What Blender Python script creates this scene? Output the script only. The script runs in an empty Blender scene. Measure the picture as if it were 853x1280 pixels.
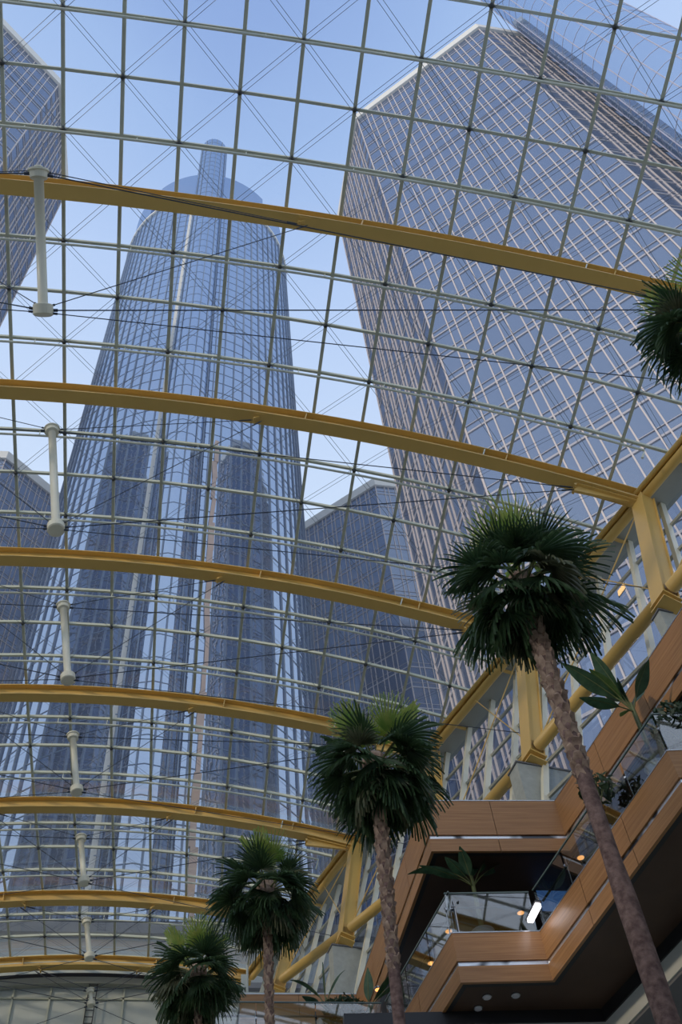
import bpy, math, random
from mathutils import Vector, Matrix
random.seed(7)
C = bpy.context.scene.collection
SC = 1.8          # one roof panel in metres
EYE = 1.6         # eye height above the hall floor
PI = math.pi

# ------------------------------------------------------------------ camera
F = 1313.3
RX = Vector((0.9893780838, -0.1269478353, -0.0708184622))
RY = Vector((0.0673688560, 0.8321293839, -0.5504744551))
RZ = Vector((0.1288116638, 0.5398564028, 0.8318429056))
cam_d = bpy.data.cameras.new('camera'); cam = bpy.data.objects.new('camera', cam_d); C.objects.link(cam)
m = Matrix.Identity(4)
for i in range(3):
    m[i][0] = RX[i]; m[i][1] = -RY[i]; m[i][2] = -RZ[i]
m[2][3] = EYE
# the rows above are camera axes expressed in world space
R3 = Matrix((RX, RY, RZ))            # world -> camera
RT = R3.transposed()
for i in range(3):
    m[i][0] = RT[i][0]; m[i][1] = -RT[i][1]; m[i][2] = -RT[i][2]
cam.matrix_world = m
cam_d.sensor_fit = 'HORIZONTAL'; cam_d.sensor_width = 36; cam_d.lens = F/853*36
cam_d.clip_start = 0.1; cam_d.clip_end = 3000
bpy.context.scene.camera = cam

def ray(x, y):
    return RT @ Vector(((x-426.5)/F, (y-640)/F, 1.0))
def atz(x, y, z):                    # world point at height z (metres above floor)
    r = ray(x, y); return r*((z-EYE)/r.z) + Vector((0, 0, EYE))
def aty(x, y, Y):
    r = ray(x, y); return r*(Y/r.y) + Vector((0, 0, EYE))
def px(P):
    c = R3 @ (Vector(P)-Vector((0, 0, EYE))); return (426.5+F*c.x/c.z, 640+F*c.y/c.z)

# ------------------------------------------------------------------ roof surface
Y0, XC, ZT, RR, S0 = 2.9987, -2.6275, 19.2203, 25.1933, -0.3175
KA, KB, KC, KD, KE = 0.1067, -0.1174, 0.08, -0.2153, 0.0534
def V(row, p, off=0.0):
    """roof point at transverse row, longitudinal line p, off metres beneath the glass"""
    t = max(-1.2, min(1.3, (row-10)/10)); th = (p+S0)/RR; r = RR-off/SC; g = t*(t*t-1)
    return Vector(((XC+r*math.sin(th)+KC*t*t+KE*g)*SC, (Y0+row+KD*g)*SC, (ZT-RR+r*math.cos(th)+KA*t*t+KB*g)*SC+EYE))
PCR = -S0
def pe(row): return 11.7-4.12*(row-7)/12           # right end of the vault
def pl(row): return 2*PCR-pe(row)                  # left end

# ------------------------------------------------------------------ mesh helpers
class MB:
    def __init__(s): s.v = []; s.f = []
    def add(s, vs, fs):
        n = len(s.v); s.v += [tuple(v) for v in vs]; s.f += [tuple(i+n for i in f) for f in fs]; return s
    def box(s, c, d):
        x, y, z = c; a, b, h = d[0]/2, d[1]/2, d[2]/2
        vs = [(x+i*a, y+j*b, z+k*h) for i in (-1, 1) for j in (-1, 1) for k in (-1, 1)]
        return s.add(vs, [(0,1,3,2),(4,6,7,5),(0,4,5,1),(2,3,7,6),(0,2,6,4),(1,5,7,3)])
    def bar(s, a, b, w, h, up=Vector((0, 0, 1))):
        a = Vector(a); b = Vector(b); d = (b-a).normalized(); sd = d.cross(up)
        if sd.length < 1e-4: sd = d.cross(Vector((1, 0, 0)))
        sd.normalize(); u = sd.cross(d).normalized()
        vs = [p+sd*i*w/2+u*j*h/2 for p in (a, b) for i in (-1, 1) for j in (-1, 1)]
        return s.add(vs, [(0,1,3,2),(4,6,7,5),(0,4,5,1),(2,3,7,6),(0,2,6,4),(1,5,7,3)])
    def tube(s, a, b, r, r2=None, n=8, caps=True):
        a = Vector(a); b = Vector(b); r2 = r if r2 is None else r2
        d = (b-a).normalized(); x = d.cross(Vector((0, 0, 1)))
        if x.length < 1e-3: x = d.cross(Vector((1, 0, 0)))
        x.normalize(); y = d.cross(x)
        vs = [p+(x*math.cos(2*PI*i/n)+y*math.sin(2*PI*i/n))*q for p, q in ((a, r), (b, r2)) for i in range(n)]
        fs = [(i, (i+1) % n, n+(i+1) % n, n+i) for i in range(n)]
        if caps: fs += [tuple(range(n)), tuple(range(2*n-1, n-1, -1))]
        return s.add(vs, fs)
    def path(s, pts, r, n=8):
        """tube through points, r a number or a list"""
        pts = [Vector(p) for p in pts]; m_ = len(pts)
        rs = r if isinstance(r, (list, tuple)) else [r]*m_
        vs = []; x = None
        for i, p in enumerate(pts):
            d = (pts[min(i+1, m_-1)]-pts[max(i-1, 0)]).normalized()
            if x is None:
                x = d.cross(Vector((0, 0, 1)))
                if x.length < 1e-3: x = d.cross(Vector((1, 0, 0)))
            x = (x-d*x.dot(d)).normalized(); y = d.cross(x)
            vs += [p+(x*math.cos(2*PI*k/n)+y*math.sin(2*PI*k/n))*rs[i] for k in range(n)]
        fs = [(i*n+k, i*n+(k+1) % n, (i+1)*n+(k+1) % n, (i+1)*n+k) for i in range(m_-1) for k in range(n)]
        fs += [tuple(range(n)), tuple(range(m_*n-1, (m_-1)*n-1, -1))]
        return s.add(vs, fs)
    def sweep(s, frames, prof):
        """frames: list of (point, side, up); prof: closed polygon (a,b)"""
        n = len(prof); vs = [P+sd*a+up*b for P, sd, up in frames for a, b in prof]
        fs = [(i*n+k, i*n+(k+1) % n, (i+1)*n+(k+1) % n, (i+1)*n+k) for i in range(len(frames)-1) for k in range(n)]
        fs += [tuple(range(n)), tuple(range(len(frames)*n-1, (len(frames)-1)*n-1, -1))]
        return s.add(vs, fs)
    def prism(s, poly, z0, z1):
        n = len(poly); vs = [(p[0], p[1], z0) for p in poly]+[(p[0], p[1], z1) for p in poly]
        return s.add(vs, [(i, (i+1) % n, n+(i+1) % n, n+i) for i in range(n)]+[tuple(range(n-1, -1, -1)), tuple(range(n, 2*n))])
    def ball(s, c, r, nu=8, nv=5):
        c = Vector(c); vs = [c+Vector((0, 0, r))]; fs = []
        for j in range(1, nv):
            t = PI*j/nv
            for i in range(nu):
                a = 2*PI*i/nu; vs.append(c+Vector((math.sin(t)*math.cos(a), math.sin(t)*math.sin(a), math.cos(t)))*r)
        vs.append(c-Vector((0, 0, r))); L = len(vs)-1
        for i in range(nu):
            k = (i+1) % nu; fs.append((0, 1+i, 1+k)); fs.append((L, L-nu+k, L-nu+i))
            for j in range(nv-2): fs.append((1+j*nu+i, 1+(j+1)*nu+i, 1+(j+1)*nu+k, 1+j*nu+k))
        return s.add(vs, fs)
    def lathe(s, base, axis, prof, n=20):
        base = Vector(base); d = Vector(axis).normalized(); x = d.cross(Vector((1, 0, 0)))
        if x.length < 1e-3: x = d.cross(Vector((0, 1, 0)))
        x.normalize(); y = d.cross(x)
        vs = [base+d*h+(x*math.cos(2*PI*k/n)+y*math.sin(2*PI*k/n))*r for r, h in prof for k in range(n)]
        m_ = len(prof); fs = [(i*n+k, i*n+(k+1) % n, (i+1)*n+(k+1) % n, (i+1)*n+k) for i in range(m_-1) for k in range(n)]
        fs += [tuple(range(n)), tuple(range(m_*n-1, (m_-1)*n-1, -1))]
        return s.add(vs, fs)
    def build(s, name, mat, parent=None, smooth=False, origin=None):
        me = bpy.data.meshes.new(name); o = bpy.data.objects.new(name, me)
        off = Vector((0, 0, 0))
        if parent is not None: off = Vector(parent.get('_o', (0, 0, 0)))
        if origin is not None and parent is None: off = Vector(origin)
        me.from_pydata([tuple(Vector(v)-off) for v in s.v], [], s.f)
        me.materials.append(mat); me.update()
        if smooth: me.polygons.foreach_set('use_smooth', [True]*len(me.polygons))
        C.objects.link(o)
        o['_o'] = tuple(off)
        if parent is not None: o.parent = parent
        else: o.location = off
        return o
def tag(o, label=None, cat=None, group=None, kind=None):
    if label: o['label'] = label
    if cat: o['category'] = cat
    if group: o['group'] = group
    if kind: o['kind'] = kind
    return o
def thing(name, loc, label, cat, group=None):
    o = bpy.data.objects.new(name, None); C.objects.link(o); o.location = loc; o.empty_display_size = .2
    o['_o'] = tuple(loc); return tag(o, label, cat, group)
def struct(name):
    o = bpy.data.objects.new(name, None); C.objects.link(o); o['kind'] = 'structure'; o['_o'] = (0., 0., 0.); return o
def copy_tree(o, parent=None):
    c = o.copy(); C.objects.link(c)
    if parent is not None: c.parent = parent
    for ch in list(o.children): copy_tree(ch, c)
    return c

# ------------------------------------------------------------------ materials
def nmat(name):
    mt = bpy.data.materials.new(name); mt.use_nodes = True; nt = mt.node_tree; nt.nodes.clear()
    return mt, nt, nt.nodes.new('ShaderNodeOutputMaterial')
def pbr(name, col, rough=.5, metal=0., noise=.12, scale=3., bump=0., spec=.5, emit=None, es=0.):
    mt, nt, out = nmat(name); b = nt.nodes.new('ShaderNodeBsdfPrincipled')
    b.inputs['Roughness'].default_value = rough; b.inputs['Metallic'].default_value = metal
    b.inputs['Specular IOR Level'].default_value = spec
    tc = nt.nodes.new('ShaderNodeTexCoord'); no = nt.nodes.new('ShaderNodeTexNoise'); no.inputs['Scale'].default_value = scale
    no.inputs['Detail'].default_value = 4; nt.links.new(tc.outputs['Object'], no.inputs['Vector'])
    mx = nt.nodes.new('ShaderNodeMix'); mx.data_type = 'RGBA'
    mx.inputs[6].default_value = (*[c*(1-noise) for c in col], 1); mx.inputs[7].default_value = (*[min(1, c*(1+noise)) for c in col], 1)
    nt.links.new(no.outputs['Fac'], mx.inputs[0]); nt.links.new(mx.outputs[2], b.inputs['Base Color'])
    if bump:
        bp = nt.nodes.new('ShaderNodeBump'); bp.inputs['Strength'].default_value = bump; bp.inputs['Distance'].default_value = .02
        nt.links.new(no.outputs['Fac'], bp.inputs['Height']); nt.links.new(bp.outputs[0], b.inputs['Normal'])
    if emit: b.inputs['Emission Color'].default_value = (*emit, 1); b.inputs['Emission Strength'].default_value = es
    nt.links.new(b.outputs[0], out.inputs[0]); return mt
def glass(name, tint, refl=.06, haze=0., hazecol=(.8, .85, .95), rise=.5, rough=.02):
    """thin pane: clear transmission, a mirror share rising at grazing angles, a little frit haze"""
    mt, nt, out = nmat(name)
    tr = nt.nodes.new('ShaderNodeBsdfTransparent'); tr.inputs[0].default_value = (*tint, 1)
    last = tr.outputs[0]
    if haze:
        tl = nt.nodes.new('ShaderNodeBsdfTranslucent'); tl.inputs[0].default_value = (*hazecol, 1)
        mh = nt.nodes.new('ShaderNodeMixShader'); mh.inputs[0].default_value = haze
        nt.links.new(last, mh.inputs[1]); nt.links.new(tl.outputs[0], mh.inputs[2]); last = mh.outputs[0]
    gl = nt.nodes.new('ShaderNodeBsdfGlossy'); gl.inputs['Roughness'].default_value = rough
    lw = nt.nodes.new('ShaderNodeLayerWeight'); lw.inputs[0].default_value = .25
    mr = nt.nodes.new('ShaderNodeMapRange'); mr.inputs[3].default_value = refl; mr.inputs[4].default_value = min(1, refl+rise)
    nt.links.new(lw.outputs['Fresnel'], mr.inputs[0])
    ms = nt.nodes.new('ShaderNodeMixShader'); nt.links.new(mr.outputs[0], ms.inputs[0])
    nt.links.new(last, ms.inputs[1]); nt.links.new(gl.outputs[0], ms.inputs[2]); nt.links.new(ms.outputs[0], out.inputs[0])
    return mt
def curtain(name, base, gcol, share, rough=.03, bump=0., scale=.2):
    """coated curtain-wall glass: dark body with a coloured mirror share"""
    mt, nt, out = nmat(name)
    d = nt.nodes.new('ShaderNodeBsdfDiffuse'); d.inputs[0].default_value = (*base, 1)
    g = nt.nodes.new('ShaderNodeBsdfGlossy'); g.inputs[0].default_value = (*gcol, 1); g.inputs['Roughness'].default_value = rough
    tc = nt.nodes.new('ShaderNodeTexCoord'); no = nt.nodes.new('ShaderNodeTexNoise'); no.inputs['Scale'].default_value = scale
    no.inputs['Detail'].default_value = 2; nt.links.new(tc.outputs['Object'], no.inputs['Vector'])
    if bump:
        bp = nt.nodes.new('ShaderNodeBump'); bp.inputs['Strength'].default_value = bump; bp.inputs['Distance'].default_value = .3
        nt.links.new(no.outputs['Fac'], bp.inputs['Height']); nt.links.new(bp.outputs[0], g.inputs['Normal'])
    ms = nt.nodes.new('ShaderNodeMixShader'); ms.inputs[0].default_value = share
    nt.links.new(d.outputs[0], ms.inputs[1]); nt.links.new(g.outputs[0], ms.inputs[2]); nt.links.new(ms.outputs[0], out.inputs[0]); return mt
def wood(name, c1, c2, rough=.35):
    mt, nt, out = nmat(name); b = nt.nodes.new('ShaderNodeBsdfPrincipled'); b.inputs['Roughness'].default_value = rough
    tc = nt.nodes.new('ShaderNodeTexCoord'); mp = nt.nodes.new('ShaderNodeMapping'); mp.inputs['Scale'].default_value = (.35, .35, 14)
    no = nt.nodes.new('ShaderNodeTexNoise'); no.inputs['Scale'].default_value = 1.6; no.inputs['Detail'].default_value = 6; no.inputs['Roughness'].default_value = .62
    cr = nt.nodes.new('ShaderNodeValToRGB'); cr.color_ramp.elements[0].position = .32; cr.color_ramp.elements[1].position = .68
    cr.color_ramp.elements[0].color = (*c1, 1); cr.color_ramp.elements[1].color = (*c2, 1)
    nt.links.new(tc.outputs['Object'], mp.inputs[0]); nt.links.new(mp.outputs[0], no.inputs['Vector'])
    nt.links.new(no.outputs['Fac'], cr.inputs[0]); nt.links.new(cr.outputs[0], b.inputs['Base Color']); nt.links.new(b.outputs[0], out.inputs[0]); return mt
def emis(name, col, st):
    mt, nt, out = nmat(name); e = nt.nodes.new('ShaderNodeEmission'); e.inputs[0].default_value = (*col, 1); e.inputs[1].default_value = st
    nt.links.new(e.outputs[0], out.inputs[0]); return mt

YEL = pbr('yellow_paint', (.70, .45, .12), .42, noise=.06, scale=1.2)
MUL = pbr('olive_mullion', (.54, .55, .42), .45, noise=.08)
RIB = pbr('pale_rib_paint', (.66, .69, .58), .4, noise=.08)
CREAM = pbr('cream_steel', (.80, .76, .58), .35, noise=.05)
CAB = pbr('dark_cable', (.045, .055, .07), .4, .4, noise=.1)
CABT = pbr('thin_cable', (.20, .23, .28), .4, .3, noise=.1)
HUB = pbr('dark_hub', (.05, .055, .05), .5)
GROOF = glass('roof_glass', (.90, .935, .97), .03, haze=.05, hazecol=(.78, .84, .95), rise=.16)
GWIN = glass('window_glass', (.74, .80, .90), .07, rise=.3)
GRAIL = glass('railing_glass', (.66, .74, .78), .30)
CONC = pbr('concrete', (.40, .42, .38), .85, noise=.22, scale=5, bump=.3)
WOOD = wood('cherry_wood', (.29, .135, .048), (.45, .235, .095))
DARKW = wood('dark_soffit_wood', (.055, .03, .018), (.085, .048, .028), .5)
STEEL = pbr('brushed_steel', (.55, .57, .60), .25, .9, noise=.08)
BLACK = pbr('black_metal', (.02, .02, .022), .4)
PALE = pbr('pale_plaster', (.56, .56, .50), .7, noise=.05)
GREY = pbr('grey_soffit', (.16, .16, .16), .7, noise=.08)
GUT = pbr('gutter_panel', (.36, .36, .29), .6, noise=.06)
WHITE = pbr('white_panel', (.50, .53, .47), .6, noise=.06, scale=.8)
FLOORM = pbr('stone_floor', (.62, .58, .50), .4, noise=.15, scale=.7)
LED = emis('warm_downlight', (1, .42, .12), 1.6)
LAMPREF = emis('amber_reflection', (1, .62, .28), .9)
TUBEREF = emis('white_reflection', (1, .95, 1), 4.)

# ------------------------------------------------------------------ sky
w = bpy.data.worlds.new('sky'); bpy.context.scene.world = w; w.use_nodes = True; nt = w.node_tree; nt.nodes.clear()
wo = nt.nodes.new('ShaderNodeOutputWorld'); bg = nt.nodes.new('ShaderNodeBackground'); tc = nt.nodes.new('ShaderNodeTexCoord')
sp = nt.nodes.new('ShaderNodeSeparateXYZ'); cr = nt.nodes.new('ShaderNodeValToRGB'); e = cr.color_ramp.elements
e[0].position = 0.0; e[0].color = (.62, .70, .84, 1)
e[1].position = 1.0; e[1].color = (.27, .40, .72, 1)
for p_, c_ in ((.5, (.78, .86, .98, 1)), (.80, (.70, .81, .98, 1)), (.93, (.50, .64, .91, 1)), (.975, (.37, .52, .82, 1))):
    k = e.new(p_); k.color = c_
nz = nt.nodes.new('ShaderNodeTexNoise'); nz.inputs['Scale'].default_value = 2.2; nz.inputs['Detail'].default_value = 3
mm = nt.nodes.new('ShaderNodeMath'); mm.operation = 'MULTIPLY_ADD'; mm.inputs[1].default_value = -.06
nt.links.new(tc.outputs['Generated'], sp.inputs[0]); nt.links.new(tc.outputs['Generated'], nz.inputs['Vector'])
nt.links.new(nz.outputs['Fac'], mm.inputs[0]); ad = nt.nodes.new('ShaderNodeMath'); ad.operation = 'ADD'; ad.inputs[1].default_value = .03
nt.links.new(sp.outputs['Z'], ad.inputs[0]); nt.links.new(ad.outputs[0], mm.inputs[2])
nt.links.new(mm.outputs[0], cr.inputs[0]); nt.links.new(cr.outputs[0], bg.inputs[0]); bg.inputs[1].default_value = .92
nt.links.new(bg.outputs[0], wo.inputs[0])
sd = bpy.data.lights.new('sun', 'SUN'); sd.energy = 1.5; sd.angle = math.radians(3); sd.color = (1, .82, .62)
sun = bpy.data.objects.new('sun', sd); C.objects.link(sun); sun.location = (-60, -80, 60)
sun.rotation_euler = Vector((.80, .55, -.26)).to_track_quat('-Z', 'Y').to_euler()

vs_ = bpy.context.scene.view_settings
vs_.view_transform = 'Standard'; vs_.look = 'None'; vs_.gamma = 1; vs_.use_curve_mapping = False; vs_.exposure = 0.25

# ------------------------------------------------------------------ floor and shell
f = MB(); f.box((0, 20, -.15), (46, 76, .3)); tag(f.build('floor', FLOORM), kind='structure')

# ------------------------------------------------------------------ glass vault
R0, R1 = -9, 26.6
NPAN = 17
roof = struct('ceiling')
gl = MB()
def prange(row, sub=1):
    a, b = pl(row), pe(row); pts = [a]+[p for p in range(math.ceil(a+.05), math.floor(b-.05)+1)]+[b]; return pts
rows = list(range(R0, 27))+[R1]
for a, b in zip(rows[:-1], rows[1:]):
    la, lb, ra, rb = pl(a), pl(b), pe(a), pe(b)
    k0, k1 = math.floor(min(la, lb)), math.ceil(max(ra, rb))
    for p in range(k0, k1):
        def cl(q, lo, hi): return max(lo, min(hi, q))
        q = [(a, cl(p, la, ra)), (a, cl(p+1, la, ra)), (b, cl(p+1, lb, rb)), (b, cl(p, lb, rb))]
        vs = [V(r_, p_, -.02) for r_, p_ in q]
        if (vs[0]-vs[1]).length < .01 and (vs[2]-vs[3]).length < .01: continue
        gl.add(vs, [(0, 1, 2, 3)])
gl.build('glazing', GROOF, roof)
# longitudinal mullions
for p in range(-20, 22):
    rr = [r_/2 for r_ in range(2*R0, 2*27) if pl(r_/2) < p < pe(r_/2)]
    if len(rr) < 2: continue
    mb = MB(); fr = []
    for r_ in rr:
        P = V(r_, p, .05); up = (V(r_, p, -1)-V(r_, p, 0)).normalized(); t = (V(r_+.1, p)-V(r_-.1, p)).normalized(); fr.append((P, t.cross(up), up))
    mb.sweep(fr, [(-.055, -.07), (.055, -.07), (.055, .07), (-.055, .07)])
    mb.build('purlin', MUL, roof)
# transverse mullions and pale ribs under every other row
for row in range(R0, 27):
    ps = prange(row); mb = MB(); fr = []
    for p in ps:
        P = V(row, p, .04); up = (V(row, p, -1)-V(row, p, 0)).normalized(); fr.append((P, Vector((0, 1, 0)), up))
    mb.sweep(fr, [(-.045, -.06), (.045, -.06), (.045, .06), (-.045, .06)])
    mb.build('glazing_bar', MUL if row % 4 != 3 else RIB, roof)
    if row % 2 == 0:
        a, b = pl(row)+.6, pe(row)-.6; n = 26; mb = MB()
        pts = [V(row, a+(b-a)*i/n, .42) for i in range(n+1)]
        pts = [V(row, a, 1.0)]+pts+[V(row, b, 1.0)]
        mb.path(pts, .045, 8)
        for i in range(2, n-1, 2):
            pp = a+(b-a)*i/n; mb.tube(V(row, pp, .06), V(row, pp, .42), .02, n=5)
        mb.build('rib', RIB, roof)
# diagonal cables + hubs
dc = MB(); hb = MB()
for row in range(R0, 26):
    for p in range(-20, 21):
        q = [(row, p), (row, p+1), (row+1, p+1), (row+1, p)]
        if any(not (pl(a)-.01 <= b <= pe(a)+.01) for a, b in q): continue
        if (row+p) % 2 == 0: A, B = q[0], q[2]
        else: A, B = q[1], q[3]
        A, B = V(*A, .12), V(*B, .12); s_ = (B-A).cross(Vector((0, 0, 1))).normalized()*.07
        dc.tube(A+s_, B+s_, .008, n=4, caps=False); dc.tube(A-s_, B-s_, .008, n=4, caps=False)
    for p in range(-20, 22):
        if (row+p) % 2 == 0 and pl(row)+.3 < p < pe(row)-.3: hb.ball(V(row, p, .13), .085)
tag(dc.build('bracing_cable', CABT, roof), kind='stuff')
tag(hb.build('node_hub', HUB, roof), kind='stuff')

# ------------------------------------------------------------------ yellow arches
ARCH = [-9, -4, 3, 7, 11, 15, 19, 23, 26]
names = {3: 'topmost of the yellow arches in the photo, behind the highest mast', 7: 'second yellow arch from the top, ending over the big right palm',
         11: 'third yellow arch from the top, ending behind the right palm crown', 15: 'fourth yellow arch from the top, ending behind the middle palm crown',
         19: 'fifth yellow arch from the top, ending above the leaning yellow post', 23: 'sixth yellow arch from the top, passing behind the thin-trunked palm crown',
         26: 'lowest and farthest yellow arch, just above the white end wall'}
names_off = {-9: 'yellow steel arch at the near end of the glass roof', -4: 'yellow steel arch behind and above the camera'}
IW, IH = .25, .29
IP = [(-IW, -IH), (IW, -IH), (IW, -IH+.05), (.03, -IH+.05), (.03, IH-.04), (IW, IH-.04), (IW, IH), (-IW, IH), (-IW, IH-.04), (-.03, IH-.04), (-.03, -IH+.05), (-IW, -IH+.05)]
def connp(row): return PCR+.325*(pe(row)-PCR)
for row in ARCH:
    base = V(row, PCR, .5)
    lab = names.get(row); lab = ('yellow steel roof beam, '+lab) if lab else names_off[row]
    t = thing('roof_arch', base, lab, 'arch', 'yellow arches carrying the glass roof')
    mb = MB(); a, b = pl(row), pe(row); n = 48; fr = []
    for i in range(n+1):
        p = a+(b-a)*i/n; up = (V(row, p, -1)-V(row, p, 0)).normalized(); fr.append((V(row, p, .16+IH), Vector((0, 1, 0)), up))
    mb.sweep(fr, IP); mb.build('beam', YEL, t)
    fl = MB(); fr2 = [(P+u*(IH+.02), s_, u) for P, s_, u in fr]; fl.sweep(fr2, [(-.16, -.018), (.16, -.018), (.16, .018), (-.16, .018)]); fl.build('top_plate', RIB, t)
    for q in (.12, .3, .7, .88, .5+.36, .5-.36):
        p = a+(b-a)*q; up = (V(row, p, -1)-V(row, p, 0)).normalized(); P = V(row, p, .16+IH)
        mb = MB(); tx = Vector((0, 1, 0)).cross(up)
        mb.bar(P+Vector((0, -IW+.01, 0)), P+Vector((0, IW-.01, 0)), .04, .42, up); mb.build('stiffener', RIB if q in (.86, .14) else YEL, t)
    for s_ in (-1, 1):
        p = PCR+s_*(connp(row)-PCR); P = V(row, p, .16+2*IH); mb = MB()
        mb.bar(P+Vector((-.28, -.05, .02)), P+Vector((.28, -.05, -.02)), .3, .05); mb.bar(P+Vector((-.12*s_, -.05, -.0)), P+Vector((-.34*s_, -.05, -.16)), .1, .05)
        mb.tube(P+Vector((-.3*s_, -.12, -.17)), P+Vector((-.3*s_, .12, -.17)), .04); mb.build('cable_clamp', YEL, t)
        pp = b if s_ > 0 else a; q2 = pp-s_*1.3; mb = MB()
        mb.bar(V(row, pp-s_*.25, .16+2*IH-.02), V(row, q2, .16+2*IH+.28), .10, .34); mb.bar(V(row, pp-s_*.1, .16+2*IH+.05), V(row, q2, .16+2*IH+.05), .30, .06)
        mb.tube(V(row, q2, .16+2*IH+.25)+Vector((0, -.2, 0)), V(row, q2, .16+2*IH+.25)+Vector((0, .2, 0)), .05); mb.build('end_bracket', YEL, t)

# ------------------------------------------------------------------ masts with stay cables
MAST = [((48, 212), (54, 388)), ((65, 537), (70, 660)), ((79, 757), (85, 848)), ((91, 919), (96, 988)), ((101, 1046), (105, 1102)), ((108, 1150), (112, 1196)), ((113, 1237), (114, 1255))]
order = ['highest and longest of the hanging masts, over the topmost arch', 'second hanging mast from the top, left of the cylinder tower', 'third hanging mast from the top, under the second pair of arches',
         'fourth hanging mast from the top, short and pale', 'fifth hanging mast from the top, above the sixth arch', 'sixth hanging mast from the top, touching the lowest arch', 'smallest and lowest mast, in front of the white end wall']
for k, (a_, b_) in enumerate(MAST):
    row = min(3+4*k, 26)
    if k == 0:
        A, B = [ray(*q)*14.8*SC+Vector((0, 0, EYE)) for q in (a_, b_)]
    else:
        Yv = V(row, 0).y-(.9 if k == 6 else 0); A = aty(*a_, Yv); B = aty(*b_, Yv)
    t = thing('hanging_mast', B, 'cream steel post, '+order[k], 'mast', 'cream posts in the roof cables')
    d = (A-B).normalized(); L = (A-B).length; s_ = .6 if L > 1.2 else .5
    mb = MB(); mb.tube(B, A, .125 if L > 1.2 else .1, n=20); mb.build('pole', CREAM, t, smooth=True)
    mb = MB(); mb.lathe(A-d*.40*s_, d, [(.21*s_, 0), (.36*s_, .02), (.38*s_, .30*s_), (.45*s_, .32*s_), (.45*s_, .40*s_), (.2*s_, .41*s_), (.2*s_, .52*s_), (.16*s_, .56*s_)], 24); mb.build('top_cap', CREAM, t)
    mb = MB(); mb.lathe(B-d*.22*s_, d, [(.36*s_, 0), (.42*s_, .03), (.42*s_, .44*s_), (.38*s_, .47*s_), (.2*s_, .48*s_)], 24); mb.build('bottom_cap', CREAM, t)
    def cable(P, Q, rad):
        mb = MB(); u = (Q-P).normalized(); mb.tube(P, Q, rad, n=5); mb.tube(P+u*.2, P+u*.36, rad*2.4, n=6); mb.tube(Q-u*.5, Q-u*.1, rad*2, n=6); mb.build('stay_cable', CAB, t)
    for sg in (-1, 1):
        pe_ = pe(row) if sg > 0 else pl(row)
        Q = V(row, pe_-sg*1.3, .16+2*IH+.25); cable(A-d*.1, Q+Vector((0, 0, .06)), .018); cable(B, Q+Vector((0, 0, -.06)), .018)
        foot = V(row, pe_, .4)+Vector((-.2 if sg > 0 else .2, 0, -5.2)); cable(B-d*.05, foot, .014)
        cn = V(row, PCR+sg*(connp(row)-PCR), .16+2*IH+.16); cable(B+d*.05, cn, .014); cable(A-d*.02, cn+Vector((-.3*sg, 0, .02)), .014)

# ------------------------------------------------------------------ springing line, clerestory, posts (right and mirrored left)
def mir(P): return Vector((2*V(10, PCR).x-P.x, P.y, P.z))
NW = (V(19, pe(19))-V(7, pe(7))); NW.z = 0; NW.normalize(); NN = Vector((NW.y, -NW.x, 0))      # along the wall / outward
LEAN = Vector((-.279, -.171, -1.04)).normalized()
for side in (0, 1):
    fx = (lambda P: Vector(P)) if side == 0 else mir
    E = lambda row, off=.3: V(row, pe(row), off)
    rws = [r_/1 for r_ in range(R0, 27)]
    sn = 'right side above the wooden balconies' if side == 0 else 'left side of the hall'
    t = thing('edge_beam', fx(E(7)), 'long yellow double-pipe edge beam along the '+sn, 'beam')
    mb = MB(); mb.path([fx(E(r_, .38)) for r_ in rws], .17, 14); mb.build('pipe', YEL, t, smooth=True)
    mb = MB(); mb.path([fx(E(r_, .12)-NN*.30) for r_ in rws], .10, 10); mb.build('pipe', YEL, t, smooth=True)
    mb = MB()
    for r_ in rws[:-1]: mb.bar(fx(E(r_, .12)-NN*.2), fx(E(r_+1, .12)-NN*.2), .34, .04)
    mb.build('web_plate', YEL, t)
    for r_ in range(R0+1, 26, 2):
        mb = MB(); mb.bar(fx(E(r_, .38)), fx(E(r_, .38)+NN*.62), .10, .10); mb.build('outrigger', YEL, t)
    # gutter soffit
    mb = MB()
    for r_ in rws[:-1]:
        a, b = E(r_, .25), E(r_+1, .25); vs = [fx(a+NN*.1), fx(b+NN*.1), fx(b+NN*1.15), fx(a+NN*1.15)]
        vs += [v+Vector((0, 0, .14)) for v in vs]; mb.add(vs, [(0,1,2,3),(7,6,5,4),(0,4,5,1),(1,5,6,2),(2,6,7,3),(3,7,4,0)])
    tag(mb.build('trim_%d' % (side+1), GUT), kind='structure')
    # leaning glazing
    win = struct('window_%d' % (side+1))
    def G(row, s): return fx(E(row, .25)+NN*.98+LEAN*s)
    H = 10.6 if side == 0 else 6.6
    mb = MB()
    for r_ in rws[:-1]: mb.add([G(r_, 0), G(r_+1, 0), G(r_+1, H), G(r_, H)], [(0, 1, 2, 3)])
    mb.build('pane', GWIN, win)
    for r_ in rws:
        mb = MB(); a, b = G(r_, 0), G(r_, H); io = Vector((NN.x if side == 0 else -NN.x, NN.y, 0))*.2; mb.bar(a-io, b-io, .17, .2, NN); mb.build('mullion', CREAM, win)
    for s_ in (1.9, 3.9, 5.9, 7.9, 9.7):
        mb = MB()
        for r_ in rws[:-1]: mb.bar(G(r_, s_)-NN*.12*(1 if side == 0 else -1), G(r_+1, s_)-NN*.12*(1 if side == 0 else -1), .09, .11)
        mb.build('window_rail', GUT, win)

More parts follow.
